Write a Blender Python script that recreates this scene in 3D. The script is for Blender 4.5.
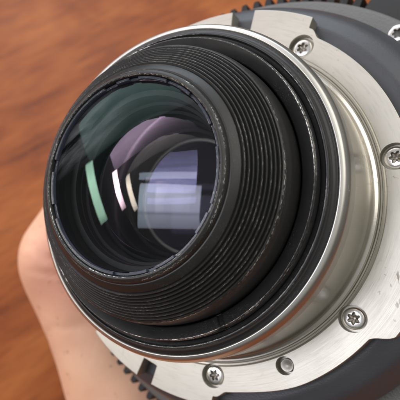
import bpy, bmesh, math, random
import numpy as np
from mathutils import Matrix, Vector

random.seed(4)
scene = bpy.context.scene
for o in list(bpy.data.objects):
    bpy.data.objects.remove(o, do_unlink=True)
col = scene.collection
MM = 0.001

# ------------------------------------------------------------------ camera
# lens frame (millimetres, +z = out of the rear of the lens) expressed in the camera frame
R_LC = Matrix(((0.80868, 0.00621, -0.58821), (-0.08283, -0.98878, -0.12431), (-0.58239, 0.14925, -0.79909)))
T_LC = Vector((9.761, -4.129, 86.352))
PITCH = math.radians(57)
RIGHT = Vector((1, 0, 0))
UP = Vector((0, math.sin(PITCH), math.cos(PITCH)))
FWD = Vector((0, math.cos(PITCH), -math.sin(PITCH)))
CAM_POS = Vector((0, 0, 0.265))
cam_data = bpy.data.cameras.new('camera')
cam = bpy.data.objects.new('camera', cam_data)
col.objects.link(cam)
cam.matrix_world = Matrix.Translation(CAM_POS) @ Matrix((RIGHT, UP, -FWD)).transposed().to_4x4()
cam_data.sensor_width = 36
cam_data.lens = 539.5 / 400 * 36
cam_data.shift_x = (200 - 110) / 400
cam_data.shift_y = (215 - 200) / 400
cam_data.clip_start = 0.002
cam_data.clip_end = 20
cam_data.dof.use_dof = True
cam_data.dof.focus_distance = 0.0770
cam_data.dof.aperture_fstop = 46.0          # about a 1 mm phone aperture
scene.camera = cam

CAMB = Matrix((RIGHT, -UP, FWD)).transposed()     # camera frame (x right, y down, z forward) to world
ROT = CAMB @ R_LC
LENS = Matrix.Translation(CAM_POS + CAMB @ (T_LC * MM)) @ ROT.to_4x4()

# ------------------------------------------------------------------ world, lamps, exposure
world = bpy.data.worlds.new('World')
scene.world = world
world.use_nodes = True
bg = world.node_tree.nodes['Background']
bg.inputs[0].default_value = (1.0, 0.97, 0.93, 1)
bg.inputs[1].default_value = 0.52
wt = world.node_tree
_tc = wt.nodes.new('ShaderNodeTexCoord')
_sep = wt.nodes.new('ShaderNodeSeparateXYZ')
_rmp = wt.nodes.new('ShaderNodeValToRGB')
_rmp.color_ramp.elements[0].position = 0.0
_rmp.color_ramp.elements[0].color = (0.16, 0.15, 0.14, 1)
_rmp.color_ramp.elements[1].position = 0.9
_rmp.color_ramp.elements[1].color = (1.0, 0.98, 0.95, 1)
wt.links.new(_tc.outputs['Generated'], _sep.inputs[0])
wt.links.new(_sep.outputs['Z'], _rmp.inputs[0])
wt.links.new(_rmp.outputs[0], bg.inputs[0])
scene.view_settings.view_transform = 'Standard'
scene.view_settings.look = 'None'
scene.view_settings.exposure = 0.0
scene.view_settings.gamma = 1.0
scene.render.engine = 'CYCLES'

def area_lamp(name, l, dist, sx, sy, power, color, xdir=(1, 0, 0), stops=None, axis=1):
    """rectangular lamp in lens-frame direction l, facing the lens, its x side along xdir"""
    d = bpy.data.lights.new(name, 'AREA')
    d.shape = 'RECTANGLE'
    d.size = sx
    d.size_y = sy
    d.energy = power
    d.color = color
    if stops:
        d.use_nodes = True
        nt = d.node_tree
        em = nt.nodes['Emission']
        gm = nt.nodes.new('ShaderNodeNewGeometry')
        sp = nt.nodes.new('ShaderNodeSeparateXYZ')
        rp = nt.nodes.new('ShaderNodeValToRGB')
        while len(rp.color_ramp.elements) < len(stops):
            rp.color_ramp.elements.new(0.5)
        for e, (p, v) in zip(rp.color_ramp.elements, stops):
            e.position = p
            e.color = (v, v, v, 1)
        nt.links.new(gm.outputs['Parametric'], sp.inputs[0])
        nt.links.new(sp.outputs[axis], rp.inputs[0])
        nt.links.new(rp.outputs[0], em.inputs['Strength'])
    o = bpy.data.objects.new(name, d)
    col.objects.link(o)
    z = Vector(l).normalized()
    x = Vector(xdir)
    x = (x - z * x.dot(z)).normalized()
    y = z.cross(x)
    m = ROT @ Matrix((x, y, z)).transposed()
    o.matrix_world = Matrix.Translation(LENS.translation + ROT @ (z * dist)) @ m.to_4x4()
    return o

area_lamp('window_lamp', (-0.27, 0.0, 0.96), 1.2, 0.50, 0.32, 5.0, (0.90, 0.90, 1.0), (1, -0.12, 0), [(0.0, 0.5), (0.28, 0.85), (0.34, 0.62), (0.40, 1.1), (0.75, 1.35), (1.0, 1.0)])
area_lamp('strip_lamp', (-0.715, 0.13, 0.68), 0.9, 0.056, 0.34, 1.35, (1.0, 0.92, 0.78), (0.98, 0.2, 0), [(0.0, 0.35), (0.15, 0.9), (0.7, 1.15), (1.0, 0.7)])
area_lamp('side_lamp', (0.85, 0.50, 0.50), 1.0, 0.9, 0.9, 5.0, (1.0, 0.95, 0.88), (0, 0, 1))
area_lamp('upper_softbox', (-0.42, 0.72, 0.56), 1.5, 1.5, 0.95, 9.5, (1.0, 0.93, 0.98), (1, 0.1, 0), [(0.0, 0.35), (0.35, 1.0), (0.8, 1.3), (1.0, 0.6)])  # added soft panel, no real lamp, for the reflection band across the upper glass
area_lamp('transom_lamp', (-0.27, 0.185, 0.945), 1.2, 0.46, 0.05, 0.55, (0.90, 0.90, 1.0), (1, -0.12, 0))
area_lamp('far_window_lamp', (0.02, 0.98, 0.14), 1.5, 1.2, 0.6, 8.0, (0.80, 0.90, 1.0), (1, 0, 0))

# ------------------------------------------------------------------ helpers
def tag(o, label=None, cat=None, group=None, kind=None):
    for k, v in (('label', label), ('category', cat), ('group', group), ('kind', kind)):
        if v:
            o[k] = v
    return o

def link(name, me, mat, parent=None):
    o = bpy.data.objects.new(name, me)
    col.objects.link(o)
    if mat:
        if len(me.materials) < 2:
            me.materials.clear()
            me.materials.append(mat)
    if parent:
        o.parent = parent
    return o

def mesh_from(verts, faces, smooth=True, edge=None, uvs=None, sharp_angle=None):
    me = bpy.data.meshes.new('mesh')
    me.from_pydata([tuple(c * MM for c in v) for v in verts], [], faces)
    if edge is not None:
        a = me.attributes.new('edge', 'FLOAT', 'POINT')
        a.data.foreach_set('value', edge)
    if uvs is not None:
        uv = me.uv_layers.new(name='wrap')
        for li, lp in enumerate(me.loops):
            uv.data[li].uv = uvs[li]
    if smooth:
        me.polygons.foreach_set('use_smooth', [True] * len(me.polygons))
        if sharp_angle:
            bm = bmesh.new()
            bm.from_mesh(me)
            for e in bm.edges:
                if len(e.link_faces) == 2 and e.calc_face_angle(0) > sharp_angle:
                    e.smooth = False
            bm.to_mesh(me)
            bm.free()
    me.update()
    return me

def bevel_profile(pts, rad=0.12, n=2):
    """round every corner of an (r, z, edge) polyline a little so that it catches light"""
    out = [pts[0]]
    for i in range(1, len(pts) - 1):
        p0, p, p1 = (Vector(q[:2]) for q in pts[i - 1:i + 2])
        a, b = p0 - p, p1 - p
        la, lb = a.length, b.length
        rr = pts[i][3] if len(pts[i]) > 3 else rad
        k = min(rr, la * 0.42, lb * 0.42)
        if k < 1e-4:
            out.append(pts[i][:3]); continue
        A, B = p + a * (k / la), p + b * (k / lb)
        e = pts[i][2] if len(pts[i]) > 2 else 0
        for j in range(n + 1):
            t = j / n
            q = A * (1 - t) ** 2 + p * 2 * t * (1 - t) + B * t * t
            out.append((q.x, q.y, e * (1 - abs(2 * t - 1) * 0.5)))
    out.append(pts[-1])
    return [(q[0], q[1], q[2] if len(q) > 2 else 0) for q in out]

def lathe(profile, segs=256, closed=False, sharp=math.radians(38), wob=0.0):
    """spin an (r, z, edge) profile round the lens axis; 'wrap' UV = (arc length, profile length)"""
    n = len(profile)
    verts, edge = [], []
    cum = [0.0]
    for i in range(1, n):
        cum.append(cum[-1] + math.hypot(profile[i][0] - profile[i - 1][0], profile[i][1] - profile[i - 1][1]))
    for s in range(segs):
        a = math.pi + 2 * math.pi * s / segs
        c, sn = math.cos(a), math.sin(a)
        for r, z, e in profile:
            verts.append((r * c, r * sn, z))
            edge.append(e)
    faces, uvs = [], []
    rm = sum(p[0] for p in profile) / n
    for s in range(segs):
        s2 = (s + 1) % segs
        u0, u1 = 2 * math.pi * s / segs * rm, 2 * math.pi * (s + 1) / segs * rm
        for i in range(n if closed else n - 1):
            j = (i + 1) % n
            faces.append((s * n + i, s * n + j, s2 * n + j, s2 * n + i))
            v0, v1 = cum[i], cum[i] + (cum[j] - cum[i] if j else 1)
            uvs += [(u0, v0), (u0, v1), (u1, v1), (u1, v0)]
    # orientation: profiles run from inside (axis side) outwards/downwards on the camera side
    return mesh_from(verts, faces, True, edge, uvs, sharp)

def fix_normals(me):
    bm = bmesh.new(); bm.from_mesh(me)
    bmesh.ops.recalc_face_normals(bm, faces=bm.faces)
    bm.to_mesh(me); bm.free()
    return me

# ------------------------------------------------------------------ materials
class NT:
    def __init__(self, name):
        self.m = bpy.data.materials.new(name)
        self.m.use_nodes = True
        self.t = self.m.node_tree
        self.b = self.t.nodes['Principled BSDF']
    def n(self, kind, **kw):
        nd = self.t.nodes.new(kind)
        for k, v in kw.items():
            if k in nd.inputs.keys() if isinstance(k, str) else False:
                nd.inputs[k].default_value = v
            else:
                setattr(nd, k, v)
        return nd
    def l(self, a, b):
        self.t.links.new(a, b)
    def noise(self, vec, scale, detail=4, rough=0.55, dist=0.0):
        nd = self.t.nodes.new('ShaderNodeTexNoise')
        nd.inputs['Scale'].default_value = scale
        nd.inputs['Detail'].default_value = detail
        nd.inputs['Roughness'].default_value = rough
        nd.inputs['Distortion'].default_value = dist
        self.l(vec, nd.inputs['Vector'])
        return nd.outputs['Fac']
    def mapping(self, vec, scale=(1, 1, 1), rot=(0, 0, 0), loc=(0, 0, 0)):
        nd = self.t.nodes.new('ShaderNodeMapping')
        nd.inputs['Scale'].default_value = scale
        nd.inputs['Rotation'].default_value = rot
        nd.inputs['Location'].default_value = loc
        self.l(vec, nd.inputs['Vector'])
        return nd.outputs[0]
    def rotscale(self, vec, ang, scale):
        return self.mapping(self.mapping(vec, (1, 1, 1), (0, 0, -ang)), scale)
    def ramp(self, fac, stops):
        nd = self.t.nodes.new('ShaderNodeValToRGB')
        el = nd.color_ramp.elements
        while len(el) < len(stops):
            el.new(0.5)
        for e, (p, c) in zip(el, stops):
            e.position = p
            e.color = c if len(c) == 4 else (*c, 1)
        self.l(fac, nd.inputs[0])
        return nd.outputs[0]
    def math(self, op, a, b=None):
        nd = self.t.nodes.new('ShaderNodeMath')
        nd.operation = op
        for i, x in enumerate((a, b)):
            if x is None: continue
            if isinstance(x, (int, float)): nd.inputs[i].default_value = x
            else: self.l(x, nd.inputs[i])
        return nd.outputs[0]
    def mix(self, fac, a, b):
        nd = self.t.nodes.new('ShaderNodeMix')
        nd.data_type = 'RGBA'
        for s, x in ((0, fac), (6, a), (7, b)):
            if isinstance(x, (int, float)): nd.inputs[s].default_value = x
            elif isinstance(x, tuple): nd.inputs[s].default_value = (*x, 1) if len(x) == 3 else x
            else: self.l(x, nd.inputs[s])
        return nd.outputs[2]
    def bump(self, h, strength=0.3, dist=0.0001):
        nd = self.t.nodes.new('ShaderNodeBump')
        nd.inputs['Strength'].default_value = strength
        nd.inputs['Distance'].default_value = dist
        self.l(h, nd.inputs['Height'])
        self.l(nd.outputs[0], self.b.inputs['Normal'])
    @property
    def obj(self):
        return self.t.nodes.new('ShaderNodeTexCoord').outputs['Object']
    @property
    def uv(self):
        nd = self.t.nodes.new('ShaderNodeUVMap'); nd.uv_map = 'wrap'
        return nd.outputs[0]
    @property
    def edge(self):
        nd = self.t.nodes.new('ShaderNodeAttribute'); nd.attribute_name = 'edge'
        return nd.outputs['Fac']

G3 = lambda v: (v, v, v, 1)

def black_metal(name, base=(0.022, 0.022, 0.021), rough=0.42, wear=0.6, grit=0.25, dust=0.5, gscale=9000, gdist=0.00003):
    n = NT(name)
    uv, ob = n.uv, n.obj
    fine = n.noise(ob, gscale, 2)
    blot = n.noise(ob, 260, 5, 0.65)
    # short rubbed dashes that follow the machining round the axis, only on the edges
    dash = n.noise(n.mapping(uv, (1.1, 6.0, 1)), 1.6, 4, 0.68)
    patch = n.ramp(n.noise(n.mapping(uv, (0.13, 0.40, 1), (0, 0, 0), (3.7, 1.3, 0)), 1.0, 4, 0.65), [(0.49, G3(0.0)), (0.57, G3(1))])
    dashm = n.ramp(dash, [(0.610 - 0.06 * wear, G3(0)), (0.665 - 0.06 * wear, G3(1))])
    hair = n.ramp(n.noise(n.mapping(uv, (1.5, 14, 1)), 1.5, 3, 0.6), [(0.60, G3(0)), (0.68, G3(1))])
    w = n.math('MULTIPLY', n.math('MULTIPLY', dashm, n.math('ADD', n.math('MULTIPLY', patch, 0.92), 0.08)), n.math('POWER', n.edge, 3.0))
    w = n.math('MAXIMUM', w, n.math('MULTIPLY', n.math('MULTIPLY', hair, patch), 0.07 * wear))
    speck = n.ramp(n.noise(n.mapping(uv, (1, 3.0, 1)), 5.2, 3, 0.8), [(0.70, G3(0)), (0.75, G3(1))])
    c = n.mix(n.math('MULTIPLY', blot, 0.6), base, tuple(x * 1.5 + 0.002 for x in base))
    c = n.mix(n.math('MULTIPLY', speck, 0.40 * dust), c, (0.45, 0.44, 0.40))
    c = n.mix(w, c, (0.72, 0.71, 0.67))
    n.l(c, n.b.inputs['Base Color'])
    n.l(n.math('MULTIPLY', w, 0.55), n.b.inputs['Metallic'])
    n.l(n.math('ADD', n.math('MULTIPLY', blot, 0.22), rough - 0.10), n.b.inputs['Roughness'])
    n.b.inputs['Specular IOR Level'].default_value = 0.42
    n.bump(fine, grit, gdist)
    return n.m

def steel(name, base=(0.66, 0.63, 0.57), rough=0.34, pits=1.0, brush=(0.15, 6.0)):
    n = NT(name)
    ob = n.obj
    tc = n.t.nodes.new('ShaderNodeTexCoord')
    big = n.noise(ob, 120, 4, 0.6)
    sep = n.t.nodes.new('ShaderNodeSeparateXYZ')
    n.l(ob, sep.inputs[0])
    rad = n.math('SQRT', n.math('ADD', n.math('POWER', sep.outputs[0], 2.0), n.math('POWER', sep.outputs[1], 2.0)))
    ang = n.math('ARCTAN2', sep.outputs[1], sep.outputs[0])
    comb = n.t.nodes.new('ShaderNodeCombineXYZ')
    n.l(n.math('MULTIPLY', rad, 9000.0), comb.inputs[0])
    n.l(n.math('MULTIPLY', ang, 5.0), comb.inputs[1])
    n.l(n.math('MULTIPLY', sep.outputs[2], 5000.0), comb.inputs[2])
    turn = n.noise(comb.outputs[0], 1.0, 3, 0.6)
    comb2 = n.t.nodes.new('ShaderNodeCombineXYZ')
    n.l(n.math('MULTIPLY', rad, 2600.0), comb2.inputs[0])
    n.l(n.math('MULTIPLY', ang, 9.0), comb2.inputs[1])
    rub = n.ramp(n.noise(comb2.outputs[0], 1.0, 4, 0.65), [(0.50, G3(0)), (0.72, G3(1))])
    fine = n.math('ADD', n.math('MULTIPLY', n.noise(ob, 2600, 3, 0.6), 0.8), n.math('MULTIPLY', turn, 1.0))
    # dark pits and little scratches left by years of mounting
    pit = n.ramp(n.noise(n.mapping(ob, (1, 1, 1)), 1150, 3, 0.62), [(0.645, G3(0)), (0.69, G3(1))])
    pit2 = n.ramp(n.noise(n.mapping(ob, (1, 0.35, 1), (0, 0, 0.7)), 1500, 2, 0.5), [(0.66, G3(0)), (0.70, G3(1))])
    gate = n.ramp(n.noise(ob, 120, 3), [(0.54, G3(0)), (0.66, G3(0.8))])
    p = n.math('MULTIPLY', n.math('MAXIMUM', pit, n.math('MULTIPLY', pit2, 0.8)), gate)
    c = n.mix(big, tuple(x * 0.90 for x in base), tuple(min(1, x * 1.10) for x in base))
    c = n.mix(n.math('MULTIPLY', rub, 0.28 * pits), c, tuple(x * 0.55 for x in base))
    c = n.mix(n.math('MULTIPLY', p, 0.55 * pits), c, (0.16, 0.14, 0.11))
    n.l(c, n.b.inputs['Base Color'])
    n.b.inputs['Metallic'].default_value = 1.0
    r = n.math('ADD', n.math('ADD', n.math('MULTIPLY', big, 0.16), n.math('MULTIPLY', turn, 0.10)), rough - 0.13)
    n.l(n.math('ADD', r, n.math('MULTIPLY', p, 0.2)), n.b.inputs['Roughness'])
    n.bump(n.math('ADD', fine, n.math('MULTIPLY', p, -2.0)), 0.16, 0.00003)
    return n.m

def coated_glass(name, tint, refl, glow_streak=0.0, tint0=None):
    """anti-reflection coated glass: mostly clear, a faint coloured mirror on each face"""
    n = NT(name)
    t = n.t
    t.nodes.remove(n.b)
    out = t.nodes['Material Output']
    tr = t.nodes.new('ShaderNodeBsdfTransparent')
    tr.inputs[0].default_value = (0.95, 0.96, 0.97, 1)
    gl = t.nodes.new('ShaderNodeBsdfGlossy')
    gl.inputs['Color'].default_value = (*tint, 1)
    gl.inputs['Roughness'].default_value = 0.022
    if tint0:
        # thin-film coating: its colour shifts between square-on and slanting reflections
        lw = t.nodes.new('ShaderNodeLayerWeight')
        n.l(n.ramp(lw.outputs['Facing'], [(0.10, tint0), (0.22, tint)]), gl.inputs['Color'])
    fr = t.nodes.new('ShaderNodeFresnel')
    fr.inputs[0].default_value = 1.5
    dust = n.ramp(n.noise(n.obj, 90, 3, 0.5), [(0.35, G3(0.88)), (0.70, G3(1.12))])
    f = n.math('MULTIPLY', fr.outputs[0], n.math('MULTIPLY', dust, refl))
    mx = t.nodes.new('ShaderNodeMixShader')
    n.l(f, mx.inputs[0])
    n.l(tr.outputs[0], mx.inputs[1])
    n.l(gl.outputs[0], mx.inputs[2])
    if glow_streak:
        # pale diffuse streak that paints a soft glow onto the outer face
        df = t.nodes.new('ShaderNodeBsdfDiffuse')
        df.inputs[0].default_value = (0.8, 0.85, 0.9, 1)
        st = n.noise(n.rotscale(n.obj, math.radians(28), (90, 520, 90)), 1.0, 5, 0.6)
        dd = t.nodes.new('ShaderNodeVectorMath'); dd.operation = 'DISTANCE'
        n.l(n.rotscale(n.obj, math.radians(28), (0.7, 1.5, 0.01)), dd.inputs[0])
        c0 = (-0.0075, 0.0075)
        ca, sa = math.cos(math.radians(28)), math.sin(math.radians(28))
        dd.inputs[1].default_value = (0.7 * (c0[0] * ca + c0[1] * sa), 1.5 * (-c0[0] * sa + c0[1] * ca), 0)
        fade = n.ramp(dd.outputs['Value'], [(0.0, G3(1)), (0.0075, G3(0))])
        mk = n.math('MULTIPLY', n.ramp(st, [(0.38, G3(0)), (0.68, G3(1))]), fade)
        m2 = t.nodes.new('ShaderNodeMixShader')
        n.l(n.math('MULTIPLY', mk, glow_streak), m2.inputs[0])
        n.l(mx.outputs[0], m2.inputs[1])
        n.l(df.outputs[0], m2.inputs[2])
        mx = m2
    n.l(mx.outputs[0], out.inputs['Surface'])
    return n.m

M_BAFFLE = black_metal('ridged_black_anodising', (0.015, 0.015, 0.014), 0.38, 1.5, 0.35, 1.1)
M_RING = black_metal('black_anodising', (0.013, 0.013, 0.013), 0.36, 2.2, 0.2, 0.5)
M_INNER = black_metal('matt_black_paint', (0.008, 0.008, 0.008), 0.55, 0.1, 0.0, 0.1)
M_RETAIN = black_metal('blue_black_anodising', (0.026, 0.031, 0.046), 0.22, 1.0, 0.1, 0.3)
M_CELL = black_metal('grey_cell_metal', (0.22, 0.20, 0.16), 0.35, 0.5, 0.1, 0.3)
M_BODY = black_metal('sand_blasted_black', (0.12, 0.12, 0.117), 0.55, 0.3, 1.0, 1.6, 2600, 0.00018)
M_SHOULDER = black_metal('satin_black_shoulder', (0.050, 0.053, 0.060), 0.40, 0.3, 0.6, 0.8, 3200, 0.00006)
M_GEAR = black_metal('black_gear', (0.009, 0.009, 0.009), 0.55, 0.3, 0.3, 0.3)
M_STEEL = steel('mount_steel', (0.49, 0.468, 0.41), 0.43)
M_WALL = steel('polished_mount_steel', (0.60, 0.575, 0.52), 0.225, 0.12)
M_RIM = steel('satin_rim_steel', (0.56, 0.55, 0.51), 0.36, 0.25)
M_GRIME = steel('grimy_recess_steel', (0.40, 0.375, 0.33), 0.38, 1.5)
M_PIN = steel('dull_pin_steel', (0.40, 0.38, 0.34), 0.40, 1.2)
M_SCREW = steel('screw_steel', (0.70, 0.69, 0.66), 0.22, 0.4)
M_G1 = coated_glass('green_coated_glass', (0.44, 0.79, 0.70), 0.66, 0.16, (0.84, 0.86, 1.0))
M_G2 = coated_glass('amber_coated_glass', (1.0, 0.90, 0.84), 1.1, 0.0, (0.10, 0.10, 0.13))
M_AR = coated_glass('clear_coated_glass', (0.8, 0.75, 1.0), 0.08)
M_MAUVE = coated_glass('mauve_coated_glass', (0.86, 0.64, 0.86), 0.34, 0.0, (0.20, 0.20, 0.26))
M_G3 = coated_glass('violet_coated_glass', (0.72, 0.64, 1.0), 0.75)

# ------------------------------------------------------------------ table
tb = NT('table_wood')
ob = tb.obj
GA = math.radians(37)
grain = tb.rotscale(ob, GA, (1.7, 8.0, 8.0))
g1 = tb.noise(grain, 4.0, 6, 0.62, 0.6)
g2 = tb.noise(grain, 22.0, 5, 0.6, 0.3)
g3 = tb.noise(ob, 14.0, 4, 0.55, 0.8)
pores = tb.ramp(tb.noise(tb.rotscale(ob, GA, (34, 420, 420)), 1.0, 3, 0.6), [(0.52, G3(1)), (0.66, G3(0.72))])
v = tb.math('ADD', tb.math('MULTIPLY', g1, 0.55), tb.math('ADD', tb.math('MULTIPLY', g2, 0.25), tb.math('MULTIPLY', g3, 0.30)))
wc = tb.ramp(v, [(0.40, (0.125, 0.026, 0.0055)), (0.53, (0.275, 0.070, 0.014)), (0.68, (0.40, 0.125, 0.030))])
mixn = tb.t.nodes.new('ShaderNodeMix'); mixn.data_type = 'RGBA'; mixn.blend_type = 'MULTIPLY'
mixn.inputs[0].default_value = 1.0
tb.l(wc, mixn.inputs[6]); tb.l(pores, mixn.inputs[7])
tb.l(mixn.outputs[2], tb.b.inputs['Base Color'])
tb.l(tb.math('ADD', tb.math('MULTIPLY', g2, 0.2), 0.36), tb.b.inputs['Roughness'])
tb.b.inputs['Specular IOR Level'].default_value = 0.20
tb.bump(g2, 0.15, 0.0005)

bm = bmesh.new()
bmesh.ops.create_cube(bm, size=1)
bmesh.ops.scale(bm, vec=(1.8, 1.4, 0.03), verts=bm.verts)
bmesh.ops.bevel(bm, geom=bm.edges[:], offset=0.004, segments=3, affect='EDGES')
me = bpy.data.meshes.new('table_top'); bm.to_mesh(me); bm.free()
table = link('table_top', me, tb.m)
table.location = (0, 0.15, -0.015)
tag(table, 'polished reddish brown wooden table top with blurred grain', 'table', kind='structure')

# ------------------------------------------------------------------ the lens
lens = bpy.data.objects.new('cinema_lens', None)
col.objects.link(lens)
lens.empty_display_size = 0.02
lens.matrix_world = LENS
tag(lens, 'used black cinema lens with scratched steel bayonet mount, rear glass facing up', 'camera lens')

# ridged rear baffle
prof = [(14.22, 9.0, 0), (14.28, 12.0, 0), (14.28, 12.75, 0), (14.40, 13.06, 1.8, 0.07), (14.70, 13.16, 0.5, 0.12), (15.12, 12.86, 1.3, 0.10),
        (15.34, 12.30, 0), (15.34, 12.05, 0), (15.56, 12.06, 0.3, 0.06), (16.50, 11.30, 0.5, 0.08)]
r0, z0, r1, z1, N = 16.55, 11.15, 20.40, 7.60, 9
for i in range(N):
    ra, za = r0 + (r1 - r0) * i / N, z0 + (z1 - z0) * i / N
    rb, zb = r0 + (r1 - r0) * (i + 1) / N, z0 + (z1 - z0) * (i + 1) / N
    prof += [(ra - 0.04, za - 0.22, 0, 0.03), (rb - 0.10, za + 0.04, 0.75, 0.05), (rb - 0.02, za - 0.04, 1.0, 0.05), (rb - 0.04, zb - 0.08, 0, 0.03)]
prof += [(20.55, 7.66, 0.4, 0.1), (20.78, 7.45, 1.3, 0.12), (21.12, 6.0, 0, 0.3), (21.27, 3.6, 0, 0.2), (21.22, 2.4, 0, 0.2), (21.1, -4.0, 0), (21.7, -4.2, 0)]
baffle = link('ridged_baffle', lathe(bevel_profile(prof, 0.10), 360), M_BAFFLE, lens)

# slotted retaining ring round the glass
slots = [(52.0, 61.5), (34.5, 43.5), (7.5, 20.5), (-27.5, -22.5), (81.5, 88.0), (97.0, 106.0), (163, 171), (-168, -158), (-99, -88), (-76, -70.5), (-57.5, -40)]
angs = set(math.radians(a) for a in np.arange(-180, 180, 1.5))
for a, b in slots:
    for q in (a - 0.15, a + 0.15, b - 0.15, b + 0.15):
        angs.add(math.radians(q))
angs = sorted(angs)
verts, faces, edge, uvs = [], [], [], []
for a in angs:
    d = math.degrees(a)
    inside = any(s[0] < d < s[1] for s in slots)
    zt = 12.36 if inside else 12.82
    ring = [(13.74, 11.2, 0), (13.75, zt - 0.28, 0), (13.83, zt - 0.05, 0.8), (13.88, zt, 0.9), (14.17, zt, 0.35), (14.24, zt - 0.06, 0.2), (14.26, 11.2, 0)]
    for r, z, e in ring:
        verts.append((r * math.cos(a), r * math.sin(a), z)); edge.append(e)
n7 = 7
for s in range(len(angs)):
    s2 = (s + 1) % len(angs)
    for i in range(n7 - 1):
        faces.append((s * n7 + i, s * n7 + i + 1, s2 * n7 + i + 1, s2 * n7 + i))
        u0, u1 = s * 0.36, (s + 1) * 0.36
        uvs += [(u0, i * 0.4), (u0, i * 0.4 + 0.4), (u1, i * 0.4 + 0.4), (u1, i * 0.4)]
link('retaining_ring', mesh_from(verts, faces, True, edge, uvs, math.radians(35)), M_RETAIN, lens)

# stepped black cell seen through the glass
prof = [(13.78, 11.4, 0), (13.6, 8.6, 0), (12.7, 8.5, 0.3), (12.65, 7.3, 0), (12.5, 7.2, 0.3), (12.5, 6.2, 0), (12.0, 6.1, 0.3), (11.95, 3.4, 0), (11.4, 3.3, 0.4), (11.4, 0.6, 0), (10.9, 0.4, 0.4),
        (10.9, -3.5, 0), (10.3, -3.7, 0.6), (10.25, -8.2, 0), (9.7, -8.4, 0.8), (9.6, -14, 0), (8.6, -14.3, 0.5), (8.4, -22, 0), (6.0, -22.5, 0.3), (6.0, -34, 0), (0.01, -34.2, 0)]
link('glass_cell', lathe(bevel_profile(prof, 0.10), 192), M_INNER, lens)

# glass elements, each a closed body with two curved faces
def element(name, rad, zv1, R1, zv2, R2, mat, back=None):
    """R > 0: that face bulges towards the rear (camera), R < 0: it is hollow seen from the rear"""
    def sag(r, R):
        return (abs(R) - math.sqrt(R * R - r * r)) * (1 if R > 0 else -1)
    k = 28
    p = []
    for i in range(k + 1):
        r = rad * i / k
        p.append((max(r, 0.002), zv1 - sag(r, R1), 0))
    for i in range(k, -1, -1):
        r = rad * i / k
        p.append((max(r, 0.002), zv2 - sag(r, R2), 0))
    me = lathe(p, 160, closed=False, sharp=math.radians(30))
    o = link(name, fix_normals(me), mat, lens)
    me.materials.append(M_INNER)                 # the ground edge is painted black
    me.materials.append(back or M_AR)                    # the hidden face has a better coating
    for f in me.polygons:
        c = f.center
        f.material_index = 1 if math.hypot(c.x, c.y) > (rad - 0.05) * MM * math.cos(math.pi / 160) else (2 if f.index % (2 * k + 1) > k else 0)
    return o

element('rear_glass_element', 13.7, 13.75, 60, 9.9, 34, M_G1, M_MAUVE)
element('inner_glass_element', 11.9, 6.4, 32, 1.5, 60, M_G2)
element('inner_glass_element', 9.6, -8.8, -39, -11.5, -24, M_G3)

# the flat steel-grey ring round the inner group
prof = [(9.55, -7.6, 0), (9.62, -7.3, 1), (9.95, -7.25, 1), (10.2, -7.4, 0.4), (10.24, -8.0, 0)]
link('cell_ring', lathe(bevel_profile(prof, 0.08), 160), M_CELL, lens)

# black mount throat ring with a worn edge and a cut slot
def throat():
    prof = bevel_profile([(21.45, -6.0, 0), (21.48, 2.85, 0.15, 0.05), (21.62, 3.02, 0.1, 0.05), (23.15, 3.72, 0.3, 0.04), (23.32, 3.80, 1.7, 0.06), (23.52, 3.50, 1.3, 0.08), (23.62, 1.9, 0), (23.62, 1.0, 0)], 0.12)
    me = lathe(prof, 480, sharp=math.radians(22))
    bm = bmesh.new(); bm.from_mesh(me)
    dl = []
    for f in bm.faces:
        c = f.calc_center_median()
        a = math.degrees(math.atan2(c.y, c.x))
        if -66.9 < a < -63.6 and c.z > 2.3 * MM:
            dl.append(f)
    ret = bmesh.ops.extrude_face_region(bm, geom=dl)
    vs = [g for g in ret['geom'] if isinstance(g, bmesh.types.BMVert)]
    for q in vs:
        q.co.z -= 0.9 * MM
        q.co.xy *= 0.992
    bmesh.ops.delete(bm, geom=dl, context='FACES')
    bm.to_mesh(me); bm.free()
    return me
link('throat_ring', throat(), M_RING, lens)
prof = [(23.6, -3, 0), (23.65, 1.85, 0), (24.25, 2.0, 0.3, 0.1), (24.42, 2.35, 0.9, 0.12), (24.75, 2.30, 0.55, 0.12), (25.0, 1.55, 0, 0.1), (25.30, 1.32, 0, 0.08), (25.62, 1.25, 0), (25.66, 0.6, 0)]
link('inner_sleeve', lathe(bevel_profile(prof, 0.10), 300), M_RING, lens)

# bright steel tube of the mount with its rounded rim
prof = [(25.60, -2, 0), (25.62, 1.10, 0, 0.05), (25.85, 1.30, 0, 0.12), (26.45, 1.10, 0, 0.5), (26.95, 0.1, 0, 0.6), (26.95, -2.6, 0, 0.1), (26.9, -2.7, 0)]
tube = link('mount_rim', lathe(bevel_profile(prof, 0.2, 4), 360), M_RIM, lens)
prof = [(26.9, -2.5, 0), (26.93, -2.72, 0, 0.1), (26.95, -13.2, 0, 0.3), (27.15, -14.0, 0, 0.3), (27.7, -14.27, 0, 0.1)]
link('mount_tube', lathe(bevel_profile(prof, 0.2, 4), 360), M_WALL, lens)

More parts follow.
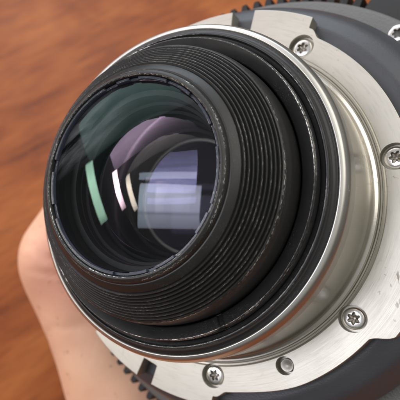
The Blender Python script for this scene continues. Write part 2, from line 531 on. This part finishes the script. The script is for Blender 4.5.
# steel flange: four lugs, notches, screw wells
TABS = [(56.5, 103.0), (-38.5, 6.0), (-137.5, -91.0), (147.0, 193.0)]
NOTCH = [(74.6, 81.4), (-116.8, -111.4)]
def smooth(x):
    x = max(0.0, min(1.0, x)); return x * x * (3 - 2 * x)
def r_out(d):
    r = 32.75
    if -91 < d < -38:
        r = 33.15 + 0.95 * smooth((d + 84) / 22)
    for a, b in TABS:
        for off in (-360, 0, 360):
            x = d + off
            if a - 6 < x < b + 6:
                k = min(smooth((x - a + 4.6) / 3.4) * 0.36 + smooth((x - a + 0.4) / 0.8) * 0.64,
                        smooth((b + 4.6 - x) / 3.4) * 0.36 + smooth((b + 0.4 - x) / 0.8) * 0.64)
                if a == -38.5 and x < b - 10:
                    k = smooth((x - a + 4.6) / 5.0)
                r = r + k * ((36.5 if a == -38.5 else 35.6) - r)
    for a, b in NOTCH:
        if a <= d <= b:
            r = min(r, 31.9)
    return r
angs = set(np.arange(-180, 180, 0.6).round(3).tolist())
for a, b in TABS:
    for base in (a, b):
        for q in np.arange(-5, 1.2, 0.1):
            for sg in (q, -q):
                x = (base + sg + 180) % 360 - 180
                angs.add(round(x, 3))
angs = {q for q in angs if not any(abs(q - e) < 0.4 for n_ in NOTCH for e in n_)}
for a, b in NOTCH:
    for q in (a - 0.05, a, b, b + 0.05):
        angs.add(round(q, 3))
angs = sorted(angs)
FZ = -14.5
outline = [Vector((r_out(d) * math.cos(math.radians(d)), r_out(d) * math.sin(math.radians(d)))) for d in angs]
inner_pts = []
for i, P in enumerate(outline):
    t = (outline[(i + 1) % len(outline)] - outline[i - 1])
    nrm = Vector((t.y, -t.x)).normalized()
    inner_pts.append((P - nrm * 0.10, P - nrm * 0.03))
verts, faces = [], []
for d, P, (Q1, Q2) in zip(angs, outline, inner_pts):
    a = math.radians(d)
    for r, z in [(26.6, -17.4), (26.6, -14.35), (27.90, -14.28), (28.02, -14.62), (28.22, -14.66), (28.36, -14.40), (28.62, -14.36), (28.80, -14.56), (28.92, FZ), (30.4, FZ)]:
        verts.append((r * math.cos(a), r * math.sin(a), z))
    verts += [(Q1.x, Q1.y, FZ), (Q2.x, Q2.y, FZ - 0.03), (P.x, P.y, FZ - 0.10), (P.x, P.y, -17.4)]
k = 14
for s in range(len(angs)):
    s2 = (s + 1) % len(angs)
    for i in range(k):
        j = (i + 1) % k
        faces.append((s * k + i, s2 * k + i, s2 * k + j, s * k + j))
fl_me = fix_normals(mesh_from(verts, faces, True, None, None, None))
flange = link('mount_flange', fl_me, M_STEEL, lens)
SCREWS = [55.4, 7.6, -41.3, -90.6, 104.0, 152.5, -139.0]
cutter_bm = bmesh.new()
def well(ang, rr, rad, depth, cone=0.0):
    a = math.radians(ang)
    m = Matrix.Translation(Vector((rr * math.cos(a), rr * math.sin(a), FZ - depth / 2 + 0.5)) * MM)
    bmesh.ops.create_cone(cutter_bm, cap_ends=True, segments=48, radius1=rad * MM, radius2=(rad + cone) * MM, depth=(depth + 1.0) * MM, matrix=m)
for s in SCREWS:
    well(s, 30.5, 2.06, 1.5, 0.06)
well(-66.2, 30.45, 1.45, 2.0, 0.05)
cm = bpy.data.meshes.new('cutter'); cutter_bm.to_mesh(cm); cutter_bm.free()
cut = bpy.data.objects.new('cutter', cm); col.objects.link(cut); cut.parent = lens
md = flange.modifiers.new('wells', 'BOOLEAN'); md.object = cut; md.operation = 'DIFFERENCE'; md.solver = 'EXACT'; md.use_self = True
bpy.context.view_layer.update()
dg = bpy.context.evaluated_depsgraph_get()
new = bpy.data.meshes.new_from_object(flange.evaluated_get(dg))
flange.modifiers.clear()
flange.data = new
bpy.data.objects.remove(cut, do_unlink=True)
bm = bmesh.new(); bm.from_mesh(new)
for f in bm.faces: f.smooth = abs(f.normal.z) < 0.995
for e in bm.edges:
    e.smooth = not (len(e.link_faces) == 2 and e.calc_face_angle(0) > math.radians(28))
bm.to_mesh(new); bm.free()

# star-drive screws
def screw_mesh(rad, star=0.62):
    segs = 72
    verts, faces = [], []
    rows = 9
    for s in range(segs):
        a = 2 * math.pi * s / segs
        st = rad * star * (0.82 + 0.20 * math.cos(6 * a))
        ring = [(rad, -1.6), (rad, -0.22), (rad - 0.12, -0.09), (rad - 0.40, 0.0), (st + 0.09, 0.02), (st, -0.06), (st * 0.93, -0.75), (st * 0.5, -0.85), (0.02, -1.0)]
        for r, z in ring:
            verts.append((r * math.cos(a), r * math.sin(a), z))
    for s in range(segs):
        s2 = (s + 1) % segs
        for i in range(rows - 1):
            faces.append((s * rows + i, s2 * rows + i, s2 * rows + i + 1, s * rows + i + 1))
    return fix_normals(mesh_from(verts, faces, True, None, None, math.radians(35)))
sm = screw_mesh(1.68, 0.56)
sm.materials.append(M_SCREW); sm.materials.append(M_GRIME)
for f in sm.polygons:
    f.material_index = 1 if f.index % 8 in (5, 6, 7) else 0
for i, s in enumerate(SCREWS):
    a = math.radians(s)
    o = link('screw', sm, M_SCREW, flange)
    o.location = Vector((30.5 * math.cos(a), 30.5 * math.sin(a), FZ - 0.55)) * MM
    o.rotation_euler = (0, 0, random.uniform(0, 1))
# small domed dowel pin
prof = [(0.01, FZ - 1.30, 0), (0.5, FZ - 1.22, 0), (0.95, FZ - 1.05, 0), (1.0, FZ - 1.051, 0), (1.10, FZ - 1.15, 0), (1.12, FZ - 2.4, 0)]
pin = link('dowel_pin', lathe(prof, 40), M_PIN, flange)
pin.location = Vector((30.5 * math.cos(math.radians(-66.2)), 30.5 * math.sin(math.radians(-66.2)), 0)) * MM

# black shoulder behind the flange, sand-blasted disc, gear, barrel
prof = [(26.8, -17.3, 0), (35.2, -17.5, 0, 0.5), (38.2, -19.4, 0, 1.6), (40.6, -25.0, 0, 1.6), (40.95, -28.0, 0.3, 0.2), (40.9, -29.0, 0, 0.2), (40.6, -33.0, 0)]
link('shoulder_ring', lathe(bevel_profile(prof, 0.3, 5), 300), M_SHOULDER, lens)
prof = [(40.4, -31.4, 0), (44.9, -32.3, 0, 0.4), (45.5, -33.0, 0.3, 0.3), (45.5, -38, 0)]
body_disc = link('rear_body_disc', lathe(bevel_profile(prof, 0.3, 3), 300), M_BODY, lens)
NT_ = 109
verts, faces, edge, uvs = [], [], [], []
gprof_z = [-34.6, -35.0, -44.6, -45.0]
shape = [(0.0, 0), (0.16, 0), (0.27, 1), (0.36, 2), (0.64, 2), (0.73, 1), (0.84, 0)]
ga = []
for t in range(NT_):
    for f, up in shape:
        ga.append((2 * math.pi * (t + f) / NT_, up))
for a, up in ga:
    rt = (46.0, 48.2, 48.8)[up]
    for r, z in ((43.0, -35.6), (rt - 0.35, -35.6), (rt, -36.1), (rt, -44.6), (rt - 0.35, -45.0), (43.0, -45.0)):
        verts.append((r * math.cos(a), r * math.sin(a), z)); edge.append(0.4 if up else 0)
for s in range(len(ga)):
    s2 = (s + 1) % len(ga)
    for i in range(6):
        j = (i + 1) % 6
        faces.append((s * 6 + i, s * 6 + j, s2 * 6 + j, s2 * 6 + i))
        uvs += [(s * .5, i), (s * .5, i + 1), (s * .5 + .5, i + 1), (s * .5 + .5, i)]
link('gear_ring', fix_normals(mesh_from(verts, faces, False, edge, uvs)), M_GEAR, lens)
prof = [(42.5, -44.0, 0), (43.4, -46.0, 0.2), (43.4, -74.0, 0.2), (44.6, -75.0, 0.2), (44.6, -92.0, 0.2), (43.4, -93.0, 0.2), (43.4, -112.0, 0.2), (46.5, -116.0, 0.2), (46.5, -134.0, 0.3), (44.0, -134.6, 0.2),
        (42.5, -130.0, 0), (36.0, -124.0, 0)]
barrel = link('barrel', lathe(bevel_profile(prof, 0.5, 3), 200), M_GEAR, lens)
prof = [(36.4, -124.4, 0), (0.01, -127.5, 0)]
link('front_glass_element', lathe([(36.4 * math.cos(t), -118.0 - 8 * math.sin(t), 0) for t in np.linspace(0, math.pi / 2, 12)][:-1] + [(0.01, -126.0, 0)], 120), M_AR, lens)
# black lug that carries the body screw and stands out past the gear
def lug():
    verts, faces = [], []
    A = [math.radians(q) for q in np.linspace(28, 58, 25)]
    ring = [(44.0, -33.6), (51.4, -36.0), (52.6, -36.6), (53.0, -37.6), (53.0, -46.5), (44.0, -46.5)]
    for a in A:
        for r, z in ring:
            verts.append((r * math.cos(a), r * math.sin(a), z))
    k = len(ring)
    for i in range(len(A) - 1):
        for j in range(k):
            faces.append((i * k + j, i * k + (j + 1) % k, (i + 1) * k + (j + 1) % k, (i + 1) * k + j))
    faces += [tuple(range(k)), tuple(range((len(A) - 1) * k, len(A) * k))[::-1]]
    uvs = [(0.0, 0.0)] * sum(len(f) for f in faces)
    return fix_normals(mesh_from(verts, faces, True, [0.0] * len(verts), uvs, math.radians(30)))
link('body_lug', lug(), M_GEAR, lens)
# one small steel screw on the sand-blasted disc
o = link('body_screw', sm, M_SCREW, body_disc)
a = math.radians(46.0)
o.location = Vector((43.0 * math.cos(a), 43.0 * math.sin(a), -31.4)) * MM

# ------------------------------------------------------------------ the hand
def capsule(bm, p, q, r0, r1):
    t = bmesh.new()
    for c, r in ((p, r0), (q, r1)):
        bmesh.ops.create_uvsphere(t, u_segments=20, v_segments=12, radius=r * MM, matrix=Matrix.Translation(Vector(c) * MM))
    res = bmesh.ops.convex_hull(t, input=t.verts[:])
    junk = [g for g in res['geom_interior'] if isinstance(g, bmesh.types.BMVert)]
    bmesh.ops.delete(t, geom=junk, context='VERTS')
    bmesh.ops.recalc_face_normals(t, faces=t.faces)
    me = bpy.data.meshes.new('c'); t.to_mesh(me); t.free()
    bm.from_mesh(me)
    bpy.data.meshes.remove(me)

bm = bmesh.new()
def chain(pts):
    for (p, r), (q, s) in zip(pts, pts[1:]):
        capsule(bm, p, q, r, s)
def pol(r, d, z):
    return (r * math.cos(math.radians(d)), r * math.sin(math.radians(d)), z)
THUMB = [((-44, -84, -74), 25), ((-45.5, -47, -63), 21), ((-53, -22, -50), 15.5), ((-58.6, -6.8, -41.5), 13.3), ((-52.5, 14, -50), 10.6), ((-38, 36, -56), 9.6), ((-24, 47.5, -58), 8.2)]
chain(THUMB)
chain([((-44, -84, -74), 25), ((-34, -118, -86), 26), ((-30, -150, -92), 27), ((-30, -260, -110), 34)])
capsule(bm, (-67.5, -8.5, -42.5), (-61, -2, -41), 5.2, 8.5)
for i, (z, ln, rr) in enumerate(((-68, 1.0, 8.6), (-86, 1.08, 8.9), (-104, 1.0, 8.5), (-120, 0.82, 7.4))):
    base = pol(56.5, -104 - 2 * i, z)
    chain([((-40, -92, -82 - 5 * i), 15), (base, 12.0)])
    chain([(base, 11.0), (pol(45.2 + rr, -104 + 48 * ln, z), rr), (pol(44.2 + rr, -104 + 80 * ln, z + 1), rr * 0.93), (pol(43.8 + rr * 0.85, -104 + 104 * ln, z + 2), rr * 0.80)])
capsule(bm, (-45.5, -47, -63), (-20, -66, -84), 19, 13)
capsule(bm, (-44, -84, -74), (-22, -72, -112), 22, 13)
me = bpy.data.meshes.new('hand'); bm.to_mesh(me); bm.free()
hand = bpy.data.objects.new('hand', me); col.objects.link(hand)
hand.matrix_world = LENS
md = hand.modifiers.new('r', 'REMESH'); md.mode = 'VOXEL'; md.voxel_size = 0.0011
md = hand.modifiers.new('s', 'SMOOTH'); md.factor = 0.5; md.iterations = 26
bpy.context.view_layer.update()
dg = bpy.context.evaluated_depsgraph_get()
new = bpy.data.meshes.new_from_object(hand.evaluated_get(dg))
hand.modifiers.clear()
hand.data = new
new.polygons.foreach_set('use_smooth', [True] * len(new.polygons))
co = np.empty(len(new.vertices) * 3); new.vertices.foreach_get('co', co); co = co.reshape(-1, 3) / MM
no = np.empty(len(new.vertices) * 3); new.vertex_normals.foreach_get('vector', no); no = no.reshape(-1, 3)
disp = np.zeros(len(co))
def crease(p, axis, centre, reach, depth, width, bend=0.0):
    # a fold line where a plane across the thumb meets the skin, fading away from its centre
    global disp
    axis = np.array(axis, float); axis /= np.linalg.norm(axis)
    rel = co - np.array(p, float)
    rc = np.linalg.norm(co - np.array(centre, float), axis=1)
    d = rel @ axis + bend * np.sin(rc * 0.9) + 0.25 * np.sin(co[:, 0] * 0.9 + co[:, 2] * 1.3)
    fade = np.exp(-(rc / reach) ** 4)
    disp += (-depth * np.exp(-(d / width) ** 2) + 0.45 * depth * np.exp(-((np.abs(d) - 2.2 * width) / (1.6 * width)) ** 2)) * fade
TA = np.array([6.0, 20.0, -8.5])
crease((-55.0, -7.5, -33), TA + (3, 0, 0), (-47, -9, -31), 15, 0.55, 0.75, 0.2)
crease((-55.0, -12.0, -33), TA + (-5, 0, 3), (-48, -13, -32), 11, 0.35, 0.6, 0.2)
crease((-55.0, -3.0, -33), TA + (5, 0, 3), (-52, -3, -32), 10, 0.30, 0.6, 0.2)
crease((-66.0, -5.0, -40), TA, (-70, -5, -41), 7, 0.22, 0.6, 0.2)
crease((-66.0, -9.0, -40), TA + (4, 0, 0), (-70, -9, -41), 7, 0.20, 0.6, 0.2)
crease((-56.0, -30.0, -45), TA + (-9, 0, 0), (-56, -31, -36), 15, 0.16, 0.8, 0.3)
disp += 0.35 * np.sin(co[:, 0] * 0.31 + 1.0) * np.sin(co[:, 1] * 0.23) * np.sin(co[:, 2] * 0.27 + 0.6)
co = (co + no * disp[:, None]) * MM
new.vertices.foreach_set('co', co.ravel())
new.update()

sk = NT('skin')
ob = sk.obj
mot = sk.noise(ob, 70, 4, 0.6)
red = sk.noise(ob, 38, 2, 0.5)
pore = sk.noise(ob, 2200, 3, 0.6)
vor = sk.t.nodes.new('ShaderNodeTexVoronoi'); vor.feature = 'DISTANCE_TO_EDGE'; vor.inputs['Scale'].default_value = 620
sk.l(sk.mapping(ob, (1, 0.6, 1)), vor.inputs['Vector'])
c = sk.mix(mot, (0.86, 0.495, 0.315), (0.92, 0.595, 0.41))
c = sk.mix(sk.ramp(red, [(0.48, G3(0)), (0.66, G3(0.40))]), c, (0.66, 0.30, 0.21))
geo = sk.t.nodes.new('ShaderNodeVectorMath'); geo.operation = 'DISTANCE'
sk.l(ob, geo.inputs[0]); geo.inputs[1].default_value = (-0.046, -0.009, -0.030)
flush = sk.ramp(sk.math('ADD', geo.outputs['Value'], sk.math('MULTIPLY', mot, 0.008)), [(0.0, G3(0.7)), (0.013, G3(0.28)), (0.030, G3(0))])
c = sk.mix(flush, c, (0.70, 0.21, 0.15))
frk = sk.ramp(sk.noise(ob, 420, 2, 0.5), [(0.66, G3(0)), (0.72, G3(0.45))])
c = sk.mix(frk, c, (0.42, 0.20, 0.11))
sk.l(c, sk.b.inputs['Base Color'])
sk.b.inputs['Roughness'].default_value = 0.52
sk.b.inputs['Subsurface Weight'].default_value = 0.25
sk.b.inputs['Subsurface Radius'].default_value = (0.0030, 0.0012, 0.0007)
sk.b.inputs['Subsurface Scale'].default_value = 1.0
sk.bump(sk.math('ADD', sk.math('MULTIPLY', pore, 0.4), sk.math('MINIMUM', vor.outputs[0], 0.2)), 0.25, 0.0003)
new.materials.clear(); new.materials.append(sk.m)
tag(hand, 'bare hand gripping the black lens barrel, thumb bent round its side', 'hand')
